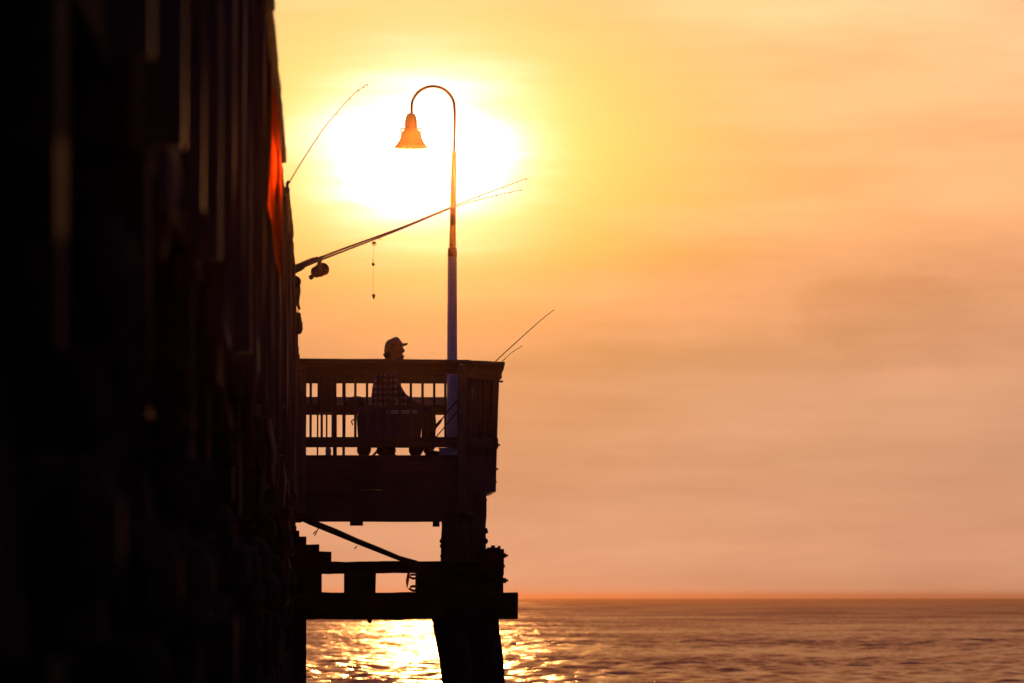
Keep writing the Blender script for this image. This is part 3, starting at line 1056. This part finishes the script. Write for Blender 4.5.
# hair: mass at the back of head and beard
mb = MB()
for (x, y_, r, sc) in ((389.5, 350.5, .075, (.8, 1, 1)), (388.5, 355.5, .052, (1, 1.25, .8)), (386, 354.6, .03, (1.1, 1.4, .7)), (391.5, 347, .088, (.9, .97, .9))):
    mb.ball(q(x, y_), r, 14, sc, jit=.004)
mb.tube([q(388, 355), q(385.5, 354.8), q(383.6, 353.6)], [.022, .015, .004], 8)
mb.build('hair', HAIR, person, True)
mb = MB()
mb.ball(q(401, 357), .034, 12, (1, 1.1, .85), jit=.004)
mb.ball(q(398.5, 357.5), .036, 12, (1, 1.3, .8), jit=.004)
mb.build('beard', HAIR, person, True)
# cap
bm = bmesh.new()
prof = [(385.4, 348), (385.6, 345), (386.6, 342), (389, 339.8), (392, 338.6), (395, 337), (397.2, 336.8), (399, 338.2), (400.5, 340.4), (402, 342.2), (402.8, 344.5)]
# crown built by sections from back to front
secs = [(385.3, 343.8, 347.5, .35), (386.4, 341.6, 347.8, .66), (388.5, 339.9, 347.6, .86), (391, 338.9, 347.2, .96), (393.5, 337.5, 346.8, 1.0), (396, 336.8, 346.3, 1.0), (398, 337.3, 345.9, .96), (399.8, 339.3, 345.5, .86), (401.5, 341.6, 345.2, .66), (402.8, 343.3, 345, .4)]
rings = []
for x, yt, yb_, w in secs:
    t3, b3 = q(x, yt), q(x, yb_)
    hgt = t3.z - b3.z
    ring = []
    for k in range(13):
        a_ = math.pi * k / 12
        ring.append(bm.verts.new(Vector((t3.x, DP + math.cos(a_) * .088 * w, b3.z + hgt * math.sin(a_) ** .6))))
    rings.append(ring)
for i in range(len(rings) - 1):
    for k in range(12):
        bm.faces.new((rings[i][k], rings[i][k+1], rings[i+1][k+1], rings[i+1][k]))
    bm.faces.new((rings[i][12], rings[i][0], rings[i+1][0], rings[i+1][12]))
bm.faces.new(rings[0]); bm.faces.new(rings[-1][::-1])
t_ = MB(); t_.bm.free(); t_.bm = bm
cap_o = t_.build('cap', HATM, person, True)
bm = bmesh.new()
rows = []
for k in range(11):
    a_ = R(-78 + 15.6 * k)
    base_p = q(399.5, 343.6) + Vector((math.cos(a_) * .030, math.sin(a_) * .078, 0))
    tip = q(399.6, 342.6) + Vector((math.cos(a_) * .094, math.sin(a_) * .078, -.014 * abs(math.sin(a_))))
    rows.append([bm.verts.new(v) for v in (base_p, tip, tip - Vector((.006, 0, .022)), base_p - Vector((0, 0, .036)))])
for k in range(10):
    for m_ in range(4):
        n2_ = (m_ + 1) % 4
        bm.faces.new((rows[k][m_], rows[k][n2_], rows[k+1][n2_], rows[k+1][m_]))
bm.faces.new(rows[0]); bm.faces.new(rows[-1][::-1])
t_ = MB(); t_.bm.free(); t_.bm = bm
pb = t_.build('peak', HATM, None, True)
pb.parent = cap_o
pb.location = pb.location - pbase

# ------------------------------------------------------------------ things on the platform
# stool
sb = q(384, 458); sb.z = DECK
st = thing('folding_stool', 'low folding stool under the sitting person', 'stool', sb)
seat_z = q(384, 427.5).z
MB().box((sb.x, DP, seat_z - .012), (.34, .36, .025)).build('seat', BAG, st)
for sx in (-1, 1):
    for sy in (-1, 1):
        MB().tube([(sb.x + sx * .16, DP + sy * .17, seat_z - .02), (sb.x - sx * .15, DP + sy * .17, DECK + .003)], .011, 8).build('leg', REEL, st)
# cooler
DC = 63.75
a_, b2 = P(356.5, 414, DC), P(422, 447.5, DC)
cb = Vector(((a_.x + b2.x) / 2, DC, DECK))
co = thing('cooler', 'large dark violet cooler box with pale lid stripe, behind the railing before the person', 'cooler', cb)
w = b2.x - a_.x
bm = bmesh.new()
bmesh.ops.create_cube(bm, size=1)
for v in bm.verts:
    tp = v.co.z > 0
    v.co = Vector((v.co.x * w * (1.0 if tp else .94), v.co.y * .40 * (1 if tp else .92), a_.z if tp else b2.z)) + Vector((cb.x, DC, 0))
bmesh.ops.bevel(bm, geom=list(bm.edges), offset=.02, segments=2, affect='EDGES')
t_ = MB(); t_.bm.free(); t_.bm = bm
t_.build('body', COOL, co)
bm = bmesh.new()
l0, l1 = P(356, 414, DC).z + .001, P(356, 408.3, DC).z
bmesh.ops.create_cube(bm, size=1, matrix=Matrix.Translation((cb.x, DC, (l0 + l1) / 2)) @ Matrix.Diagonal((w + .03, .43, l1 - l0, 1)))
bmesh.ops.bevel(bm, geom=list(bm.edges), offset=.012, segments=2, affect='EDGES')
t_ = MB(); t_.bm.free(); t_.bm = bm
lid = t_.build('lid', COOL, co)
mb = MB()
for x0, x1 in ((386.5, 388), (390.3, 398.3), (401, 410), (412.3, 417.5)):
    p1, p2 = P(x0, 409.6, DC - .22), P(x1, 413.6, DC - .22)
    mb.box(((p1.x + p2.x) / 2, DC - .2175, (p1.z * .62 + p2.z * .38)), (p2.x - p1.x, .006, (p1.z - p2.z) * .38))
    mb.box(((p1.x + p2.x) / 2, DC - .2175, (p1.z * .1 + p2.z * .9)), (p2.x - p1.x, .006, (p1.z - p2.z) * .26))
mb.build('stripe', PALE, lid)
for x in (364, 416):
    for dy in (-.17, .17):
        c = P(x, 449.5, DC)
        c.z = DECK + .081
        MB().tube([c + Vector((0, dy - .025, 0)), c + Vector((0, dy - .02, 0)), c + Vector((0, dy + .02, 0)), c + Vector((0, dy + .025, 0))], [.06, .08, .08, .06], 16).build('wheel', BAG, co)
MB().tube([P(x, y_, DC - .23) for x, y_ in ((352.5, 425), (351.5, 421), (355.5, 418.5))], .009, 6).build('handle', REEL, co)
# bag on the cooler
c = P(356.5, 406.5, 63.8)
mb = MB()
mb.ball(c, .13, 18, (1.05, .9, .75), jit=.004)
mb.tube([c + Vector((math.cos(a) * .08, 0, .075 + math.sin(a) * .035)) for a in [math.pi * k / 8 for k in range(9)]], .008, 6)
o = mb.build('bag', BAG, None, True)
tag(o, 'rounded dark cloth bag resting on the left end of the cooler', 'bag')
# bag under the stool
c = P(386, 450, 64.0); c.z = DECK + .075
mb = MB(); mb.ball(c, .09, 14, (1.25, .9, .82), jit=.004)
tag(mb.build('tackle_bag', BAG, None, True), 'dark tackle bag lying on the deck below the cooler', 'bag')
# bait stand
sx0, sx1 = P(317.5, 400, 64.3).x, P(336.5, 400, 64.3).x
sc_ = Vector(((sx0 + sx1) / 2, 64.3, DECK))
bs = thing('bait_stand', 'narrow wooden bait stand with box top, at the left end of the platform', 'stand', sc_)
zt, zb_ = P(320, 384, 64.3).z + .08, P(320, 413, 64.3).z
MB().box((sc_.x, 64.3, (zt + zb_) / 2), (sx1 - sx0, .3, zt - zb_)).build('box', W_X, bs)
MB().box((sc_.x, 64.3, zt + .012), (sx1 - sx0 + .03, .34, .022)).build('top', W_X, bs)
for (px, dy) in ((317.6, -.12), (336, -.12), (326.6, .12)):
    x = P(px, 430, 64.3).x
    MB().timber((x, 64.3 + dy, DECK + .002), (x, 64.3 + dy, zb_ + .004), .018, .03, up=(0, 1, 0), jit=.001).build('leg', W_Z, bs)
# small items on the deck
c = P(328.3, 452, 63.7); c.z = DECK
mb = MB()
mb.tube([c + Vector((0, 0, .002)), c + Vector((0, 0, .01)), c + Vector((0, 0, .085)), c + Vector((0, 0, .1)), c + Vector((0, 0, .115))], [.028, .031, .034, .02, .014], 14)
tag(mb.build('bottle', BLUE, None, True), 'small lavender blue bottle standing on the deck beneath the bait stand', 'bottle')
c = P(445, 452, 63.6); c.z = DECK
mb = MB()
mb.box((c.x, 63.6, DECK + .042), (.13, .1, .078)).box((c.x, 63.6, DECK + .09), (.14, .11, .014))
tag(mb.build('bait_box', BLUE), 'little pale blue bait box on the deck at the foot of the lamp pole', 'box')
# bottle and towel, bucket at the corner
c = P(472, 411, 63.55)
mb = MB()
mb.tube([c + Vector((0, 0, -.085)), c + Vector((0, 0, -.08)), c + Vector((0, 0, .05)), c + Vector((0, 0, .075)), c + Vector((0, 0, .1))], [.02, .03, .03, .012, .012], 12)
# stands on the mid rail block
tag(mb.build('water_bottle', PALE, None, True), 'pale bottle wedged behind the close boards of the platform corner', 'bottle')
c = Vector((1.63, 64.1, DECK))
bk_ = thing('bucket', 'dark bucket with wire handle behind the close boards of the platform corner', 'bucket', c)
MB().tube([c + Vector((0, 0, .002)), c + Vector((0, 0, .34)), c + Vector((0, 0, .36))], [.12, .145, .15], 20).build('tub', BAG, bk_, True)
MB().tube([c + Vector((math.cos(a) * .148, 0, .35 + math.sin(a) * .13)) for a in [math.pi * k / 10 for k in range(11)]], .004, 6).build('handle', REEL, bk_)
bm = bmesh.new()
rows = []
for i in range(9):
    rows.append([bm.verts.new((1.60 + .2 * i / 8, 63.62 + .25 * i / 8 + .015 * math.sin(i * 2.1 + j), CAMZ + 2.5 - .09 * j - .01 * math.sin(i))) for j in range(8)])
for i in range(8):
    for j in range(7):
        bm.faces.new((rows[i][j], rows[i+1][j], rows[i+1][j+1], rows[i][j+1]))
bmesh.ops.solidify(bm, geom=list(bm.faces), thickness=.008)
t_ = MB(); t_.bm.free(); t_.bm = bm
tag(t_.build('jacket', BAG, None, True), 'dark jacket hung behind the railing at the outer platform corner', 'jacket')

# ------------------------------------------------------------------ haze
HZ_DENS = 8.0e-5
bm = bmesh.new()
bmesh.ops.create_cube(bm, size=1, matrix=Matrix.Translation((0, 7400, 4.75)) @ Matrix.Diagonal((30400, 15800, 11.5, 1)))
me = bpy.data.meshes.new('haze'); bm.to_mesh(me); bm.free()
hz = bpy.data.objects.new('haze', me); COL.objects.link(hz)
hz['kind'] = 'stuff'; hz['label'] = 'thin warm sea haze'
m = bpy.data.materials.new('sea haze'); m.use_nodes = True
nt = m.node_tree
nt.nodes.remove(nt.nodes['Principled BSDF'])
pv = nt.nodes.new('ShaderNodeVolumePrincipled')
pv.inputs['Color'].default_value = (0.80, 0.42, 0.17, 1)
pv.inputs['Density'].default_value = HZ_DENS
pv.inputs['Anisotropy'].default_value = 0.995
nt.links.new(pv.outputs[0], nt.nodes['Material Output'].inputs['Volume'])
me.materials.append(m)

# ------------------------------------------------------------------ light
SX, SY = 434.0, 166.0
sd_ = (P(SX, SY, 1000) - Vector((0, 0, CAMZ))).normalized()
elev = math.asin(sd_.z)
az = math.atan2(sd_.x, sd_.y)
sun_d = bpy.data.lights.new('sun', 'SUN')
sun_d.energy = 0.5
sun_d.angle = R(0.6)
sun_d.color = (1.0, 0.37, 0.09)
sun = bpy.data.objects.new('sun', sun_d); COL.objects.link(sun)
sun.rotation_euler = sd_.to_track_quat('Z', 'Y').to_euler()
sun.location = (0, 0, 50)

world = bpy.data.worlds.new('World'); scene.world = world; world.use_nodes = True
nt = world.node_tree
for n_ in list(nt.nodes):
    nt.nodes.remove(n_)
L = nt.links.new
out = nt.nodes.new('ShaderNodeOutputWorld')
sky = nt.nodes.new('ShaderNodeTexSky'); sky.sky_type = 'NISHITA'; sky.sun_disc = False
sky.sun_elevation = elev; sky.sun_rotation = az; sky.air_density = 1.5; sky.dust_density = 3
bg1 = nt.nodes.new('ShaderNodeBackground'); bg1.inputs['Strength'].default_value = 0.05
tint = nt.nodes.new('ShaderNodeMix'); tint.data_type = 'RGBA'; tint.blend_type = 'MULTIPLY'
tint.inputs['Factor'].default_value = 1.0
tint.inputs[7].default_value = (0.10, 0.05, 0.04, 1)      # the clear sky as dimmed by the warm cloud veil
L(sky.outputs[0], tint.inputs[6])
L(tint.outputs[2], bg1.inputs['Color'])
tc = nt.nodes.new('ShaderNodeTexCoord')
DIR = tc.outputs['Generated']


def M(op, a, bb=None, c=None, clamp=False):
    n_ = nt.nodes.new('ShaderNodeMath'); n_.operation = op; n_.use_clamp = clamp
    for i, s in enumerate((a, bb, c)):
        if s is None:
            continue
        if isinstance(s, (int, float)):
            n_.inputs[i].default_value = s
        else:
            L(s, n_.inputs[i])
    return n_.outputs[0]


def V(op, a, bb=None, scale=None):
    n_ = nt.nodes.new('ShaderNodeVectorMath'); n_.operation = op
    for i, s in enumerate((a, bb)):
        if s is None:
            continue
        if isinstance(s, (tuple, Vector)):
            n_.inputs[i].default_value = s
        else:
            L(s, n_.inputs[i])
    if scale is not None:
        if isinstance(scale, (int, float)):
            n_.inputs['Scale'].default_value = scale
        else:
            L(scale, n_.inputs['Scale'])
    return n_


def ramp(fac, stops, interp='LINEAR'):
    r_ = nt.nodes.new('ShaderNodeValToRGB')
    r_.color_ramp.interpolation = interp
    el = r_.color_ramp.elements
    el[0].position = stops[0][0]; el[0].color = (*stops[0][1], 1)
    el[1].position = stops[-1][0]; el[1].color = (*stops[-1][1], 1)
    for p_, c_ in stops[1:-1]:
        e_ = el.new(p_); e_.color = (*c_, 1)
    L(fac, r_.inputs['Fac'])
    return r_.outputs['Color']


def wnoise(sc, detail=4, rough=0.55, off=(0, 0, 0)):
    mp = nt.nodes.new('ShaderNodeMapping')
    mp.inputs['Scale'].default_value = sc
    mp.inputs['Location'].default_value = off
    L(DIR, mp.inputs['Vector'])
    n_ = nt.nodes.new('ShaderNodeTexNoise')
    n_.inputs['Scale'].default_value = 1; n_.inputs['Detail'].default_value = detail; n_.inputs['Roughness'].default_value = rough
    L(mp.outputs[0], n_.inputs['Vector'])
    return n_.outputs['Fac']


sep = nt.nodes.new('ShaderNodeSeparateXYZ'); L(DIR, sep.inputs[0])
soft = wnoise((14, 14, 60), 4, 0.5, (3.1, 0, 1.7))       # broad cloud banks
streak = wnoise((22, 22, 190), 5, 0.6, (7.7, 2, 5.1))    # thin horizontal streaks
# elevation warped a little by the clouds
ez = M('ADD', sep.outputs['Z'], M('MULTIPLY', M('SUBTRACT', soft, 0.5), 0.020))
# sqrt mapping gives the lowest degrees more room in the ramp
ezn = M('POWER', M('MAXIMUM', ez, 0.0), 0.5)


def E(px):   # elevation in photo pixels -> ramp position
    return math.sqrt(math.sin(px / F))


base_c = ramp(ezn, [
    (0.0, (0.68, 0.345, 0.195)), (E(60), (0.65, 0.335, 0.19)), (E(130), (0.58, 0.325, 0.185)), (E(220), (0.57, 0.33, 0.19)), (E(300), (0.73, 0.375, 0.20)),
    (E(390), (0.97, 0.50, 0.24)), (E(480), (1.0, 0.55, 0.27)), (E(600), (1.0, 0.67, 0.34)), (E(800), (0.92, 0.38, 0.14)), (E(1200), (1.05, 0.30, 0.085)),
    (E(2400), (1.0, 0.24, 0.065)), (0.60, (0.40, 0.12, 0.055)), (0.80, (0.05, 0.030, 0.04)), (1.0, (0.03, 0.022, 0.045))])
# angle from the sun
gc = (P(424, 153, 1000) - Vector((0, 0, CAMZ))).normalized()
dv = V('SUBTRACT', DIR, tuple(gc)).outputs[0]
dv = V('MULTIPLY', dv, (1.0, 1.0, 1.30)).outputs[0]
dist = V('LENGTH', dv).outputs['Value']
distw = M('ADD', dist, M('MULTIPLY', M('SUBTRACT', soft, 0.5), 0.026))
distw = M('ADD', distw, M('MULTIPLY', M('SUBTRACT', streak, 0.5), 0.012))
distw = M('MAXIMUM', distw, 0)
d2 = M('MULTIPLY', distw, distw)
dist_w = V('LENGTH', V('MULTIPLY', dv, (1.0, 1.0, 1.42)).outputs[0]).outputs['Value']
dist_w = M('MAXIMUM', M('ADD', dist_w, M('ADD', M('MULTIPLY', M('SUBTRACT', soft, 0.5), 0.03), M('MULTIPLY', M('SUBTRACT', streak, 0.5), 0.02))), 0)
d2w = M('MULTIPLY', dist_w, dist_w)


def gauss(s_px, amp, dd=None):
    s = (s_px / F)
    return M('MULTIPLY', M('EXPONENT', M('MULTIPLY', dd or d2, -1.0 / (s * s))), amp)


core = gauss(79, 2.5)
gr = M('ADD', gauss(260, .12), core)
gg = M('ADD', gauss(190, .46, d2w), M('MULTIPLY', core, .75))
gb = M('ADD', M('ADD', gauss(88, 1.38), M('MULTIPLY', core, .42)), gauss(400, -0.115, d2w))
cmb = nt.nodes.new('ShaderNodeCombineXYZ')
L(gr, cmb.inputs[0]); L(gg, cmb.inputs[1]); L(gb, cmb.inputs[2])
# azimuth falloff: front of sky glows, back is dim violet
fall = M('MULTIPLY', V('DOT_PRODUCT', DIR, (math.sin(az), math.cos(az), 0)).outputs['Value'], 1.0)
w_ = M('POWER', M('MAXIMUM', fall, 0.0), 14.0)
backc = ramp(M('MAXIMUM', sep.outputs['Z'], 0.0), [(0.0, (0.040, 0.022, 0.066)), (0.4, (0.036, 0.023, 0.072)), (1.0, (0.022, 0.018, 0.045))])
mixc = nt.nodes.new('ShaderNodeMix'); mixc.data_type = 'RGBA'
L(w_, mixc.inputs['Factor']); L(backc, mixc.inputs[6]); L(base_c, mixc.inputs[7])
# cloud shading: gentle darker/lighter streaks
cl = M('ADD', M('MULTIPLY', M('SUBTRACT', streak, 0.5), 0.32), M('MULTIPLY', M('SUBTRACT', soft, 0.5), 0.55))
cl = M('ADD', cl, 1.0)
# one soft grey cloud low in the sky on the right
pc = (P(893, 318, 1000) - Vector((0, 0, CAMZ))).normalized()
pd = V('LENGTH', V('MULTIPLY', V('SUBTRACT', DIR, tuple(pc)).outputs[0], (1.0, 1.0, 1.9)).outputs[0]).outputs['Value']
pd = M('ADD', pd, M('MULTIPLY', M('SUBTRACT', wnoise((120, 120, 160), 4, 0.6, (2, 9, 4)), 0.5), 0.022))
pmask = nt.nodes.new('ShaderNodeMapRange'); pmask.interpolation_type = 'SMOOTHSTEP'
pmask.inputs['From Min'].default_value = 0.021; pmask.inputs['From Max'].default_value = 0.010
pmask.inputs['To Min'].default_value = 0.0; pmask.inputs['To Max'].default_value = 0.09
L(pd, pmask.inputs['Value'])
cl = M('SUBTRACT', cl, pmask.outputs[0])
shaded = V('SCALE', mixc.outputs[2], None, cl).outputs[0]
total = V('ADD', shaded, cmb.outputs[0]).outputs[0]
bg2 = nt.nodes.new('ShaderNodeBackground'); bg2.inputs['Strength'].default_value = 1.0
L(total, bg2.inputs['Color'])
add = nt.nodes.new('ShaderNodeAddShader')
L(bg1.outputs[0], add.inputs[0]); L(bg2.outputs[0], add.inputs[1])
L(add.outputs[0], out.inputs['Surface'])

# ------------------------------------------------------------------ render settings
scene.render.engine = 'CYCLES'
scene.view_settings.view_transform = 'Standard'
scene.view_settings.look = 'None'
scene.view_settings.exposure = 0
scene.view_settings.gamma = 1
scene.view_settings.use_curve_mapping = False
cy = scene.cycles
cy.use_denoising = True
cy.max_bounces = 6
cy.volume_bounces = 0
cy.caustics_reflective = False
cy.caustics_refractive = False
cy.sample_clamp_indirect = 3
cy.sample_clamp_direct = 0
cy.light_sampling_threshold = 0
